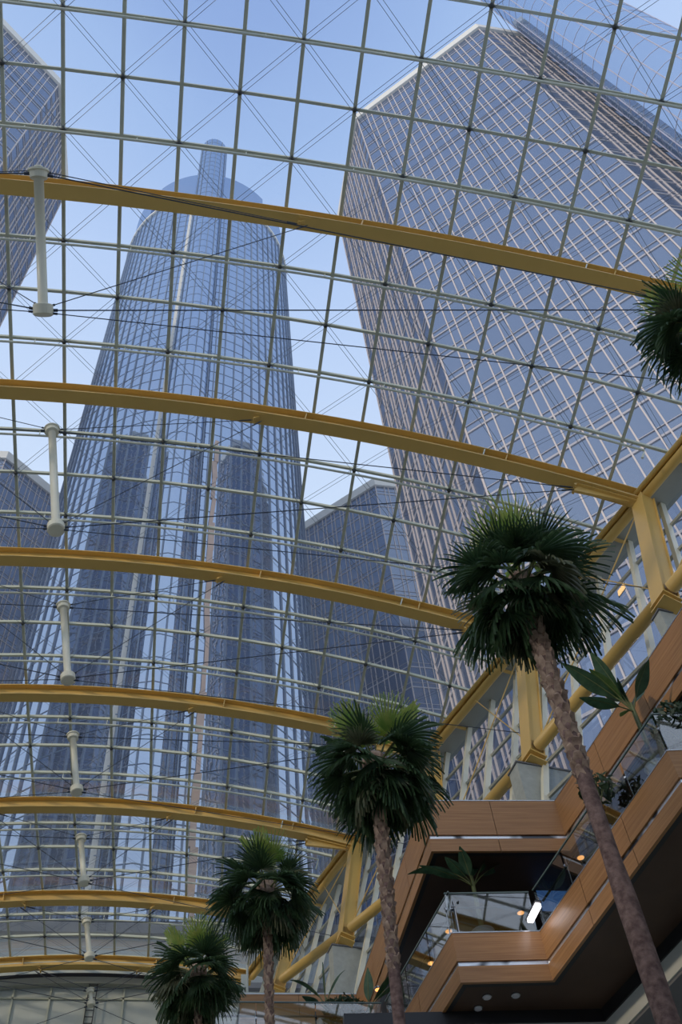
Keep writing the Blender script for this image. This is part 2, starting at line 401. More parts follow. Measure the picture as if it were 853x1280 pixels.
BOT = {-5: None, -1: None, 3: None, 7: ((835, 761), 12.25), 11: ((668, 957), 12.85), 15: ((549, 1090), 13.4), 19: ((431, 1182), 14.1), 23: ((345, 1245), 14.8)}
bots = {}
plab = {7: 'at the far right edge above the wood parapet', 11: 'on the concrete block right of the big palm trunk top', 15: 'half hidden by the middle palm crown', 19: 'over the concrete block left of the middle palm trunk', 23: 'farthest, behind the thin-trunked palm trunk'}
for row in (-5, -1, 3, 7, 11, 15, 19, 23):
    top = V(row, pe(row), .4)
    if BOT[row]: (bx, by), z = BOT[row]; bot = atz(bx, by, z*SC+EYE)
    else: bot = top+LEAN*7.2
    bots[row] = bot
    for side in (0, 1):
        fx = (lambda P: Vector(P)) if side == 0 else mir
        lab = ('yellow box post '+plab[row]) if side == 0 and row in plab else 'yellow leaning box post on the %s wall outside the picture, bay %s' % ('right' if side == 0 else 'left', {-5: 'behind the camera', -1: 'over the camera', 3: 'nearest', 7: 'second', 11: 'third', 15: 'fourth', 19: 'fifth', 23: 'last'}[row])
        t = thing('yellow_post', fx(bot), lab, 'post', 'yellow posts under the edge beam')
        A, B = fx(top), fx(bot); d = (B-A).normalized(); mb = MB()
        n_ = fx(NN+Vector((0, 0, 0)))-fx(Vector((0, 0, 0)))
        sd_ = NW if side == 0 else Vector((-NW.x, NW.y, 0)); up = NN if side == 0 else Vector((-NN.x, NN.y, 0))
        up = (up-d*up.dot(d)).normalized(); sd2 = d.cross(up)
        a_, b_ = .30, .27
        prof = [(-a_, -b_), (a_, -b_), (a_, -b_+.04), (a_-.05, -b_+.04), (a_-.05, b_-.04), (a_, b_-.04), (a_, b_), (-a_, b_), (-a_, b_-.04), (.05-a_, b_-.04), (.05-a_, -b_+.04), (-a_, -b_+.04)]
        if side == 1: prof = [(-x, y) for x, y in prof]
        mb.sweep([(A+d*.2, sd2, up), (B-d*.35, sd2, up)], prof); mb.build('shaft', YEL, t)
        mb = MB(); mb.bar(B-d*.95, B-d*.35, .5, .5, up); mb.build('base_block', YEL, t)
        mb = MB(); mb.bar(B-d*.35, B-d*.28, .66, .62, up); mb.bar(B-d*.05, B, .66, .62, up); mb.bar(B-d*.3, B-d*.05, .3, .3, up); mb.build('base_plate', YEL, t)
# lower pipe joining the post feet, bracing rods
rr = (-1, 3, 7, 11, 15, 19, 23)
for side in (0, 1):
    fx = (lambda P: Vector(P)) if side == 0 else mir
    for a, b in zip(rr[:-1], rr[1:]):
        A, B = fx(bots[a]+Vector((.25, 0, .75))), fx(bots[b]+Vector((.25, 0, .75)))
        lab = {(7, 11): 'thick yellow pipe running behind the big banana leaves', (11, 15): 'thick yellow pipe going down behind the upper wood fascia', (15, 19): 'yellow pipe joining posts behind the middle palm trunk', (19, 23): 'farthest yellow pipe, between the thin-trunked palm and the concrete block'}
        l_ = lab.get((a, b)) if side == 0 else None
        l_ = l_ or 'yellow pipe at the post feet on the %s wall, outside the picture, bay %s' % ('right' if side == 0 else 'left', {-1: 'nearest', 3: 'second', 7: 'third', 11: 'fourth', 15: 'fifth', 19: 'last'}[a])
        mb = MB(); d = (B-A).normalized(); mb.tube(A+d*.2, B-d*.2, .21, n=20)
        t = thing('tie_pipe', A, l_, 'pipe', 'yellow pipes at the post feet'); mb.build('pipe', YEL, t, smooth=True)
        mb = MB(); mb.lathe(A+d*.1, d, [(.27, 0), (.27, .14), (.22, .16)], 18); mb.build('collar', YEL, t)
        mb = MB(); mb.tube(fx(V(a, pe(a), .5)), B, .028, n=6); mb.tube(fx(V((a+b)/2, pe((a+b)/2), .5)), A, .022, n=6); mb.build('bracing_rod', YEL, t)

# ------------------------------------------------------------------ concrete blocks
cl_ = {7: 'small concrete block under the rightmost yellow post', 11: 'grey concrete block above the upper balcony, right of the pipe', 15: 'concrete block hidden behind the upper balcony corner', 19: 'grey concrete block left of the middle palm trunk', 23: 'farthest concrete block behind the thin-trunked palm'}
for row in (7, 11, 15, 19, 23):
    B = bots[row]; t = thing('concrete_block', B-Vector((0, 0, 3)), cl_[row], 'concrete block', 'concrete blocks under the posts')
    w_ = {7: .55, 11: .95, 15: .8, 19: .82, 23: .7}[row]; zt = B.z-.06; c = Vector((B.x+.25, B.y+.3, 0))
    ang = math.atan2(NW.x, NW.y)*.6
    def rc(x, y, z): return Vector((c.x+x*math.cos(ang)+y*math.sin(ang), c.y-x*math.sin(ang)+y*math.cos(ang), z))
    mb = MB(); h_ = w_*.32; vs = [rc(-w_, -h_, zt), rc(w_, -h_, zt), rc(w_, h_, zt), rc(-w_, h_, zt), rc(-w_*1.05, -h_, zt-4.2), rc(w_, -h_, zt-4.2), rc(w_, h_, zt-4.2), rc(-w_*1.05, h_, zt-4.2)]
    mb.add(vs, [(0,1,2,3),(7,6,5,4),(0,4,5,1),(1,5,6,2),(2,6,7,3),(3,7,4,0)]); mb.build('block', CONC, t)
    mb = MB(); vs = [rc(x*(w_+.04), y*(h_+.04), z) for z in (zt, zt+.06) for x, y in ((-1, -1), (1, -1), (1, 1), (-1, 1))]
    mb.add(vs, [(3,2,1,0),(4,5,6,7),(0,1,5,4),(1,2,6,5),(2,3,7,6),(3,0,4,7)]); mb.build('cap_plate', GREY, t)

# ------------------------------------------------------------------ wooden balconies
HB = 7.7*SC
U = lambda x, y: Vector((x*HB, y*HB, 0))
zl0, zls, zl1 = HB+EYE, 1.034*HB+EYE, 1.092*HB+EYE
zu0, zus, zu1 = 1.27*HB+EYE, 1.303*HB+EYE, 1.39*HB+EYE
fa = atz(395, 1252, zl1+1.15); fb = atz(446, 1243, zu1)
low = [Vector((fa.x-3.2, fa.y, 0)), Vector((fa.x, fa.y, 0)), None, U(.471, 1.556), U(.626, 1.547), U(.72, 1.10), U(1.02, 1.065)]
# far left run meets the front run of the next step
d_ = (U(.437, 1.74)-U(.471, 1.556)).normalized(); k_ = (fa.y-low[3].y)/d_.y; low[2] = low[3]+d_*k_
fc = atz(300, 1243, zu1)
upp = [Vector((fc.x, fc.y, 0)), Vector((fb.x, fb.y, 0)), U(.462, 1.563), U(.728, 1.551), U(.837, 1.054), U(.935, .60)]
def offset(poly, dist):
    out = []
    for i, P in enumerate(poly):
        ns = []
        for a, b in ((i-1, i), (i, i+1)):
            if a < 0 or b >= len(poly): continue
            d = (poly[b]-poly[a]).normalized(); ns.append(Vector((-d.y, d.x, 0)))
        if len(ns) == 1: out.append(P+ns[0]*dist)
        else:
            n_ = (ns[0]+ns[1]).normalized(); out.append(P+n_*dist/max(.3, n_.dot(ns[0])))
    return out
# 'left' of travel (far -> near) is outward, towards the building
def fascia_run(mb, poly, z0, z1, th, inset=0.):
    a = offset(poly, inset); b = offset(poly, inset+th)
    for i in range(len(poly)-1):
        vs = [Vector((p.x, p.y, z)) for z in (z0, z1) for p in (a[i], a[i+1], b[i+1], b[i])]
        mb.add(vs, [(3,2,1,0),(4,5,6,7),(0,1,5,4),(1,2,6,5),(2,3,7,6),(3,0,4,7)])
def balcony(poly, z0, zs, z1, label, back, soffit_z):
    t = thing('balcony', (poly[3].x, poly[3].y, z0), label, 'balcony')
    for i in range(len(poly)-1):
        # panels of wood cladding with thin seams
        a, b = poly[i], poly[i+1]; L = (b-a).length; n = max(1, round(L/2.2)); oa, ob = offset(poly, 0), offset(poly, .08)
        for zz0, zz1, nm in ((zs+.07, z1, 'fascia_panel'), (z0, zs-.06, 'fascia_panel')):
            for k in range(n):
                f0, f1 = k/n, (k+1)/n; g = .008/L
                f0 += g if k else 0; f1 -= g if k < n-1 else 0
                q = [oa[i].lerp(oa[i+1], f0), oa[i].lerp(oa[i+1], f1), ob[i].lerp(ob[i+1], f1), ob[i].lerp(ob[i+1], f0)]
                mb = MB(); vs = [Vector((p.x, p.y, z)) for z in (zz0, zz1) for p in q]
                mb.add(vs, [(3,2,1,0),(4,5,6,7),(0,1,5,4),(1,2,6,5),(2,3,7,6),(3,0,4,7)]); mb.build(nm, WOOD, t)
    mb = MB(); fascia_run(mb, poly, z0+.01, z1-.01, .12, .09); mb.build('backing', BLACK, t)
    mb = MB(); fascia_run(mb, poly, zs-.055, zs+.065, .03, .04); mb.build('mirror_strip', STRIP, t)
    ob = offset(poly, .15)
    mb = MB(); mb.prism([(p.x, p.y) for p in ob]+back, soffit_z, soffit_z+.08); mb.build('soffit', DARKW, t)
    mb = MB(); mb.prism([(p.x, p.y) for p in ob]+back, z1-.25, z1-.12); mb.build('deck', GREY, t)
    mb = MB(); fascia_run(mb, poly, z1, z1+.03, .24, -.01); mb.build('coping', STEEL, t)
    return t
# polished strip with bright and dark stretches
STRIP = None
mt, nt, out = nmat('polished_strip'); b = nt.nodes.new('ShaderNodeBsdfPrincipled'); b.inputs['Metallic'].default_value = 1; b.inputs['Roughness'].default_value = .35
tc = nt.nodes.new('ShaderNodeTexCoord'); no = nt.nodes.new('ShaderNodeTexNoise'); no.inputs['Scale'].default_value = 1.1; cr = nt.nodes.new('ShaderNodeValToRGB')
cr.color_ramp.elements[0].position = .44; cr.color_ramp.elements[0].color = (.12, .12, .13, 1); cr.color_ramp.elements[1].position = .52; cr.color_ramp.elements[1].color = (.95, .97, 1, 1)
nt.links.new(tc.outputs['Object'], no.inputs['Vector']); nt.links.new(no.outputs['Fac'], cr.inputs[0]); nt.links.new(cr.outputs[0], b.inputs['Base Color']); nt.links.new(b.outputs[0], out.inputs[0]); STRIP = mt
XB = 19.5
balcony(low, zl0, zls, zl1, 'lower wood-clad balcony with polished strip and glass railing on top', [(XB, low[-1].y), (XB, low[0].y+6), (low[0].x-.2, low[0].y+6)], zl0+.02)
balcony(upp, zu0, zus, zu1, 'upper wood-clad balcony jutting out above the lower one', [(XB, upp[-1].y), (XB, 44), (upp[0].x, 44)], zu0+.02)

# bulkhead under the lower balcony, grey soffit beyond
bk = [atz(420, 1280, zl0), atz(640, 1266, zl0), atz(752, 1262, zl0), atz(853, 1152, zl0), atz(1000, 985, zl0)]
bk = [Vector((p.x, p.y, 0)) for p in bk]; bk[0] = Vector((bk[1].x-4, bk[1].y+.1, 0)); bk[1] = bk[0].lerp(bk[2], .5)
mb = MB(); fascia_run(mb, bk, zl0-.28, zl0+.02, .3, 0); tag(mb.build('trim_3', BLACK), kind='structure')
mb = MB(); fascia_run(mb, bk, zl0-.75, zl0-.28, .3, .05); tag(mb.build('wall_right_bulkhead', PALE), kind='structure')
mb = MB(); ob = offset(bk, .1); mb.prism([(p.x, p.y) for p in ob]+[(XB, bk[-1].y), (XB, bk[0].y)], zl0-.82, zl0-.72); tag(mb.build('ceiling_lower', GREY), kind='structure')

# building shell right, behind the balconies
mb = MB(); mb.box((XB+.2, 16, 9.8), (.4, 62, 19.6)); tag(mb.build('wall_right', PALE), kind='structure')
# back wall of the recess between the two balconies
ib = offset(low, 3.6)
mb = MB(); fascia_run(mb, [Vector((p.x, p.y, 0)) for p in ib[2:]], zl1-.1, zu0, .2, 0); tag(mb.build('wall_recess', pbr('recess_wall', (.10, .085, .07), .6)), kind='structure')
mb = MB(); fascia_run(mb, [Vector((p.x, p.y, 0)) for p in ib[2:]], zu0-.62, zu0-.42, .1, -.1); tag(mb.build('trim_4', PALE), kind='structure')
# left building face (mostly outside the picture), back and end walls
mb = MB(); wl = [mir(bots[-5]), mir(bots[23])]
mb.add([], [])
for a, b in ((-9, -1), (-1, 7), (7, 15), (15, 23), (23, 26.6)):
    A = mir(V(a, pe(a), .3)+NN*.98+LEAN*6.6); B = mir(V(b, pe(b), .3)+NN*.98+LEAN*6.6)
    vs = [(A.x, A.y, 0), (B.x, B.y, 0), (B.x, B.y, B.z), (A.x, A.y, A.z)]; vs += [(x-.3, y, z) for x, y, z in vs]
    mb.add(vs, [(0,1,2,3),(7,6,5,4),(0,4,5,1),(1,5,6,2),(2,6,7,3),(3,7,4,0)])
tag(mb.build('wall_left', PALE), kind='structure')
def endwall(row, name, mat, zbot, th):
    n = 24; a, b = pl(row), pe(row); top = [V(row, a+(b-a)*i/n, .1) for i in range(n+1)]
    vs = [(p.x, p.y, zbot) for p in top]+[tuple(p) for p in top]; vs += [(x, y+th, z) for x, y, z in vs]; m_ = n+1
    fs = [(i, i+1, m_+i+1, m_+i) for i in range(n)]+[(3*m_+i, 3*m_+i+1, 2*m_+i+1, 2*m_+i) for i in range(n)]+[(m_+i, m_+i+1, 3*m_+i+1, 3*m_+i) for i in range(n)]
    mb = MB(); mb.add(vs, fs); return mb
w_end = struct('wall_far'); endwall(26.6, 'w', WHITE, 0, .3).build('panelling', WHITE, w_end)
Yw = V(26.6, 0).y
mb = MB(); n = 40; a, b = pl(26.6), pe(26.6)
fr = [(V(26.6, a+(b-a)*i/n, 1.05)+Vector((0, -.25, 0)), Vector((0, 1, 0)), (V(26.6, a+(b-a)*i/n, -1)-V(26.6, a+(b-a)*i/n, 0)).normalized()) for i in range(n+1)]
mb.sweep(fr, [(-.2, -.18), (.2, -.18), (.2, .18), (-.2, .18)]); mb.build('top_trim', GUT, w_end)
mb = MB(); mb.sweep([(P+u*.33, s_, u) for P, s_, u in fr], [(-.15, -.1), (.15, -.1), (.15, .1), (-.15, .1)]); mb.build('shadow_joint', BLACK, w_end)
mb = MB()
for i in range(-6, 7):
    x = V(26.6, PCR).x+i*1.9; mb.bar((x, Yw-.06, 10), (x, Yw-.06, V(26.6, PCR).z-.9-abs(i)**2*.075), .09, .09)
mb.build('mullion', MUL, w_end)
mb = MB()
for k in range(8):
    z = V(26.6, PCR).z-1.9-k*1.55; mb.bar((V(26.6, pl(26.6)).x, Yw-.06, z), (V(26.6, pe(26.6)).x, Yw-.06, z), .09, .09)
mb.build('transom', MUL, w_end)
# back end (behind the camera) is glazed down to a low wall
mb = endwall(-9, 'w', GWIN, 16, .05); win3 = struct('window_3'); mb.build('pane', GWIN, win3)
mb = MB(); A = V(-9, pl(-9)); B = V(-9, pe(-9)); mb.box(((A.x+B.x)/2, A.y, 8), (B.x-A.x, .3, 16)); tag(mb.build('wall_back', PALE), kind='structure')

# ladder hanging on the end wall
LP = aty(108, 1262, Yw-.5); t = thing('ladder', LP+Vector((0, 0, -4)), 'thin dark maintenance ladder on the white end wall', 'ladder')
P0, P1 = aty(123, 1226, Yw-.35), aty(113, 1290, Yw-.35)
for s_ in (0, .42):
    mb = MB(); mb.bar(P0-Vector((s_+.0, 0, 0)), P1-Vector((s_, 0, 0)), .05, .05); mb.build('rail', BLACK, t)
for k in range(8):
    P = P0.lerp(P1, (k+.7)/8); mb = MB(); mb.bar(P, P-Vector((.42, 0, 0)), .035, .035); mb.build('rung', BLACK, t)

# ------------------------------------------------------------------ glass railings
def railing(poly, z, label, hgt=1.17, pstep=1.4):
    t = thing('glass_railing', (poly[0].x, poly[0].y, z), label, 'railing', 'glass railings along the lower balcony')
    a, b = offset(poly, .10), offset(poly, .12); up = Vector((0, 0, 1))
    for i in range(len(poly)-1):
        L = (a[i+1]-a[i]).length; n = max(1, round(L/1.5))
        for k in range(n):
            f0, f1 = k/n+.006, (k+1)/n-.006
            q = [a[i].lerp(a[i+1], f0), a[i].lerp(a[i+1], f1)]
            mb = MB(); vs = [Vector((p.x, p.y, zz)) for zz in (z+.03, z+hgt) for p in q]; mb.add(vs, [(0, 1, 3, 2)]); mb.build('glass_panel', GRAIL, t)
        for k in range(n+1):
            p = offset(poly, .2)[i].lerp(offset(poly, .2)[i+1], k/n)
            mb = MB(); mb.tube((p.x, p.y, z-.1), (p.x, p.y, z+.98), .018, n=8); mb.build('post', STEEL, t)
            mb = MB(); mb.tube((p.x, p.y, z+.75), a[i].lerp(a[i+1], k/n)+up*(z+.75), .03, n=8); mb.build('clamp', STEEL, t)
    mb = MB()
    for i in range(len(poly)-1): mb.bar(a[i]+up*(z+hgt+.015), a[i+1]+up*(z+hgt+.015), .035, .035)
    mb.build('top_rail', pbr('rail_edge', (.12, .17, .16), .3), t)
    c = offset(poly, .32); mb = MB()
    for i in range(len(poly)-1): mb.tube(c[i]+up*(z+.92), c[i+1]+up*(z+.92), .03, n=10)
    mb.build('handrail', BLACK, t)
    return t
railing([low[3], low[4]], zl1, 'front glass railing on the lower balcony, mirroring blue sky')
railing([low[4], low[5], low[6]], zl1, 'near glass railing on the lower balcony, right of the palm trunk')
railing([low[2], low[3]], zl1, 'side glass railing on the lower balcony, receding behind the middle palm')
railing([low[0], low[1], low[2]], zl1, 'farthest glass railing, in front of the dark shrubs')

# ------------------------------------------------------------------ recessed lights
def downlight(P, label, mat, r=.11, grp=None):
    t = thing('ceiling_light', P, label, 'ceiling light', grp)
    mb = MB(); mb.lathe(P+Vector((0, 0, .0)), (0, 0, -1), [(r*1.25, -.02), (r*1.25, .02), (r*1.0, .03)], 18); mb.build('trim_ring', STEEL, t)
    mb = MB(); mb.tube(P+Vector((0, 0, .0)), P+Vector((0, 0, -.035)), r*.95, n=18); mb.build('lamp', mat, t)
dl = [((738, 1012), 'orange round downlight nearest the big palm trunk, upper of the two right of it'), ((726, 1071), 'orange round downlight just left of the big palm trunk'),
      ((651, 1140), 'orange downlight seen through the front glass railing'), ((561, 1163), 'orange downlight above the corner of the lower balcony'),
      ((539, 1203), 'orange downlight left of the lower balcony corner'), ((487, 1203), 'orange downlight right beside the middle palm trunk'), ((473, 1236), 'lowest orange downlight left of the middle palm trunk')]
for p_, l_ in dl: downlight(atz(*p_, zu0), l_, LED, .10, 'orange downlights under the upper balcony')
for p_, l_ in [((609, 1246), 'unlit silver downlight under the lower balcony, middle of three'), ((645, 1244), 'unlit silver downlight under the lower balcony, rightmost of three'), ((598, 1260), 'unlit silver downlight under the lower balcony, lowest of three')]:
    downlight(atz(*p_, zl0), l_, pbr('off_lens', (.6, .6, .62), .2), .09, 'unlit downlights under the lower balcony')
downlight(atz(829, 1238, zl0-.83), 'orange downlight at the lower right beside the big palm trunk', LED, .11)
# added tube standing in for a reflected lamp, inner corner of lower balcony
P = U(.606, 1.53)+Vector((0, 0, zl1+.12)); t = thing('reflected_tube', P, 'short bright white reflected lamp at the inner corner of the lower balcony', 'lamp')
mb = MB(); mb.bar(P, P+Vector((.06, -.62, .0)), .13, .11); mb.build('tube', TUBEREF, t)
mb = MB(); mb.bar(P+Vector((0, .06, .06)), P+Vector((.06, -.68, .06)), .17, .04); mb.build('added_housing', BLACK, t)

# added glowing squares imitating interior lamps reflected in the leaning glass
g0, g1, g2 = V(9, pe(9), .25)+NN*.9, V(13, pe(13), .25)+NN*.9, V(9, pe(9), .25)+NN*.9+LEAN*5
gn = (g1-g0).cross(g2-g0).normalized()
for (x_, y_), l_ in (((777, 737), 'small warm square lamp reflection on the leaning glass, highest of three'), ((797, 787), 'small warm square lamp reflection on the leaning glass, rightmost of three'), ((718, 833), 'small warm square lamp reflection on the leaning glass, lowest of three, above the palm trunk')):
    r_ = ray(x_, y_); P = r_*((g0-Vector((0, 0, EYE))).dot(gn)/r_.dot(gn))+Vector((0, 0, EYE)); t = thing('reflected_lamp', P, l_, 'lamp', 'warm lamp reflections on the leaning glass')
    up = LEAN.cross(NW).normalized()
    for a_ in (-.1, .1):
        for b_ in (-.09, .09): mb = MB(); c_ = P+NW*a_-LEAN*b_; mb.bar(c_-NW*.08, c_+NW*.08, .04, .14, LEAN); mb.build('lens', LAMPREF, t)
    mb = MB(); mb.bar(P-NW*.22+NN*.04, P+NW*.22+NN*.04, .03, .42, LEAN); mb.build('added_housing', STEEL, t)

# storefront behind the lower balcony: glass doors, blue screen
P = atz(640, 1150, zl1+.2); 
t = thing('shop_window', (9.2, 24.9, zl1), 'framed glass front at the back of the lower balcony', 'window')
mb = MB()
for x in (7.6, 8.8, 10.0, 11.2): mb.box((x, 24.9, zl1+1.0), (.07, .09, 2.2))
mb.build('frame', STEEL, t)
mb = MB(); mb.box((9.4, 24.9, zl1+2.08), (3.7, .1, .08)); mb.box((9.4, 24.9, zl1+.9), (3.7, .06, .05)); mb.build('transom', PALE, t)
mb = MB(); mb.add([(7.6, 24.92, zl1), (11.2, 24.92, zl1), (11.2, 24.92, zl1+2.05), (7.6, 24.92, zl1+2.05)], [(0, 1, 2, 3)]); mb.build('glass', GRAIL, t)
S = [atz(676, 1112, zl1+1.0), atz(716, 1110, zl1+1.0)]
t = thing('display_screen', aty(694, 1128, 23.2), 'bright blue screen behind the railing, left of the big palm trunk', 'screen')
c = aty(694, 1126, 23.2); mb = MB(); mb.box(c, (.95, .05, .75)); mb.build('panel', pbr('blue_screen', (.08, .16, .34), .3, emit=(.08, .2, .5), es=.35), t)
mb = MB()
for dx, dz, a_, b_ in ((0, .39, 1.03, .04), (0, -.39, 1.03, .04), (.495, 0, .04, .78), (-.495, 0, .04, .78)): mb.box((c.x+dx, c.y-.02, c.z+dz), (a_, .07, b_))
mb.build('bezel', STEEL, t)
mb = MB(); mb.box((c.x, c.y+.1, (c.z+zl1-.4)/2-.2), (.12, .1, c.z-zl1-.1)); mb.build('stand', BLACK, t)

# ------------------------------------------------------------------ fan palms
def leafmat(name, c1, c2, tr=.25):
    mt, nt, out = nmat(name); b = nt.nodes.new('ShaderNodeBsdfPrincipled'); b.inputs['Roughness'].default_value = .45
    tc = nt.nodes.new('ShaderNodeTexCoord'); no = nt.nodes.new('ShaderNodeTexNoise'); no.inputs['Scale'].default_value = 6; cr = nt.nodes.new('ShaderNodeValToRGB')
    cr.color_ramp.elements[0].color = (*c1, 1); cr.color_ramp.elements[1].color = (*c2, 1); cr.color_ramp.elements[0].position = .3; cr.color_ramp.elements[1].position = .7
    tl = nt.nodes.new('ShaderNodeBsdfTranslucent'); ms = nt.nodes.new('ShaderNodeMixShader'); ms.inputs[0].default_value = tr
    nt.links.new(tc.outputs['Object'], no.inputs['Vector']); nt.links.new(no.outputs['Fac'], cr.inputs[0]); nt.links.new(cr.outputs[0], b.inputs['Base Color']); nt.links.new(cr.outputs[0], tl.inputs[0])
    nt.links.new(b.outputs[0], ms.inputs[1]); nt.links.new(tl.outputs[0], ms.inputs[2]); nt.links.new(ms.outputs[0], out.inputs[0]); return mt
LEAF = leafmat('palm_leaf', (.035, .075, .032), (.08, .14, .055), .35)
LEAFO = leafmat('palm_leaf_old', (.10, .12, .06), (.22, .22, .13))
LEAFY = leafmat('palm_leaf_young', (.26, .42, .09), (.55, .58, .16), .55)
STALK = pbr('leaf_stalk', (.13, .15, .05), .5)
def trunkmat(name, c1, c2, sc):
    mt, nt, out = nmat(name); b = nt.nodes.new('ShaderNodeBsdfPrincipled'); b.inputs['Roughness'].default_value = .9
    tc = nt.nodes.new('ShaderNodeTexCoord'); no = nt.nodes.new('ShaderNodeTexNoise'); no.inputs['Scale'].default_value = sc; no.inputs['Detail'].default_value = 8
    cr = nt.nodes.new('ShaderNodeValToRGB'); cr.color_ramp.elements[0].position = .35; cr.color_ramp.elements[1].position = .65
    cr.color_ramp.elements[0].color = (*c1, 1); cr.color_ramp.elements[1].color = (*c2, 1)
    bp = nt.nodes.new('ShaderNodeBump'); bp.inputs['Strength'].default_value = .8; bp.inputs['Distance'].default_value = .03
    nt.links.new(tc.outputs['Object'], no.inputs['Vector']); nt.links.new(no.outputs['Fac'], cr.inputs[0]); nt.links.new(no.outputs['Fac'], bp.inputs['Height'])
    nt.links.new(cr.outputs[0], b.inputs['Base Color']); nt.links.new(bp.outputs[0], b.inputs['Normal']); nt.links.new(b.outputs[0], out.inputs[0]); return mt
BARK = trunkmat('palm_bark', (.13, .075, .062), (.27, .17, .14), 14)
BOOT = trunkmat('palm_boots', (.20, .125, .09), (.50, .35, .25), 9)
def frond(rnd, az, el, size, mat, parent, droop, upright=False):
    """fan leaf: curved stalk then a pleated fan of narrow leaflets with hanging tips"""
    d = Vector((math.cos(az)*math.cos(el), math.sin(az)*math.cos(el), math.sin(el)))
    side = Vector((-math.sin(az), math.cos(az), 0)); stalk = MB(); pts = [d*.06]; L = size*rnd.uniform(.40, .56)*(1.1 if upright else 1.); p = d*.06; cur = d.copy()
    for k in range(5):
        cur = (cur+Vector((0, 0, -.09*droop))).normalized(); p = p+cur*L/5; pts.append(p)
    stalk.path(pts, [.024, .019, .016, .014, .012, .010], 5)
    hub = p; bd = (cur+Vector((0, 0, -.30*droop))).normalized()
    roll = rnd.uniform(-.5, .5); bs = (side*math.cos(roll)+side.cross(bd)*math.sin(roll)).normalized(); bs = (bs-bd*bs.dot(bd)).normalized(); bn = bs.cross(bd).normalized()
    if bn.z < 0: bn = -bn
    n = 38; span = math.radians(rnd.uniform(150, 185) if upright else rnd.uniform(190, 235)); R_ = size*rnd.uniform(.58, .70); mb = MB()
    for i in range(n):
        t = (i+.5)/n-.5; a = t*span; r = R_*(1-.38*abs(2*t)**2.4)*rnd.uniform(.90, 1.06)
        dr = bd*math.cos(a)+bs*math.sin(a); wv = bs*math.cos(a)-bd*math.sin(a); wb = span*R_/n
        cup = bn*((.22 if upright else -.28)*(1-math.cos(a)) if upright else -.34*abs(math.sin(a)))
        vs = []; q = hub.copy(); dirn = (dr+cup).normalized(); split = rnd.uniform(.40, .52); ns = 8; hang = rnd.uniform(.5, 1.6)*droop
        for k in range(ns+1):
            s_ = k/ns; wd = wb*.5*min(s_, split)*(1.08 if s_ <= split else max(.05, 1.04-(s_-split)/(1-split)))
            z_ = (.012 if i % 2 else -.012)*size*min(1, s_*3)
            vs += [q-wv*wd+bn*z_, q+wv*wd-bn*z_]
            if s_ >= split*.9: dirn = (dirn+Vector((rnd.uniform(-.03, .03), rnd.uniform(-.03, .03), -.50*hang*(s_-split*.8+.05)))).normalized()
            q = q+dirn*r/ns
        mb.add(vs, [(2*k, 2*k+1, 2*k+3, 2*k+2) for k in range(ns)])
    fo = mb.build('frond', mat, parent); stalk.build('stalk', STALK, fo); return fo
def crown(t, size, seed, nf=30):
    rnd = random.Random(seed)
    for i in range(6):
        frond(rnd, i*PI/3+rnd.uniform(-.3, .3), math.radians(rnd.uniform(55, 84)), size*rnd.uniform(.95, 1.1), LEAFY, t, .12, True)
    for i in range(nf):
        s_ = i/(nf-1); az = i*2.39996+rnd.uniform(-.35, .35)
        el = math.radians(58-112*s_**.85+rnd.uniform(-9, 9)); dr = .45+1.6*s_
        mat = LEAFO if rnd.random() < .2 else LEAF
        frond(rnd, az, el, size*rnd.uniform(.88, 1.12), mat, t, dr)
PALMS = [((655, 738), 6.35, (830, 1275), 1.14, .106, 'tallest palm with the biggest crown, its leaning trunk crossing the balconies'),
         ((470, 962), 6.35, (503, 1280), 1.08, .09, 'middle palm whose crown hangs left of the upper balcony'),
         ((333, 1118), 6.8, (338, 1290), .98, .072, 'thin-trunked palm standing before the far wood wall, right of the lowest palm'),
         ((247, 1222), 7.1, (247, 1330), .96, .068, 'lowest and leftmost palm, before the white end wall'),
         ((893, 408), 6.6, (1040, 830), .98, .1, 'palm crown cut off by the right edge of the photo')]
first = None
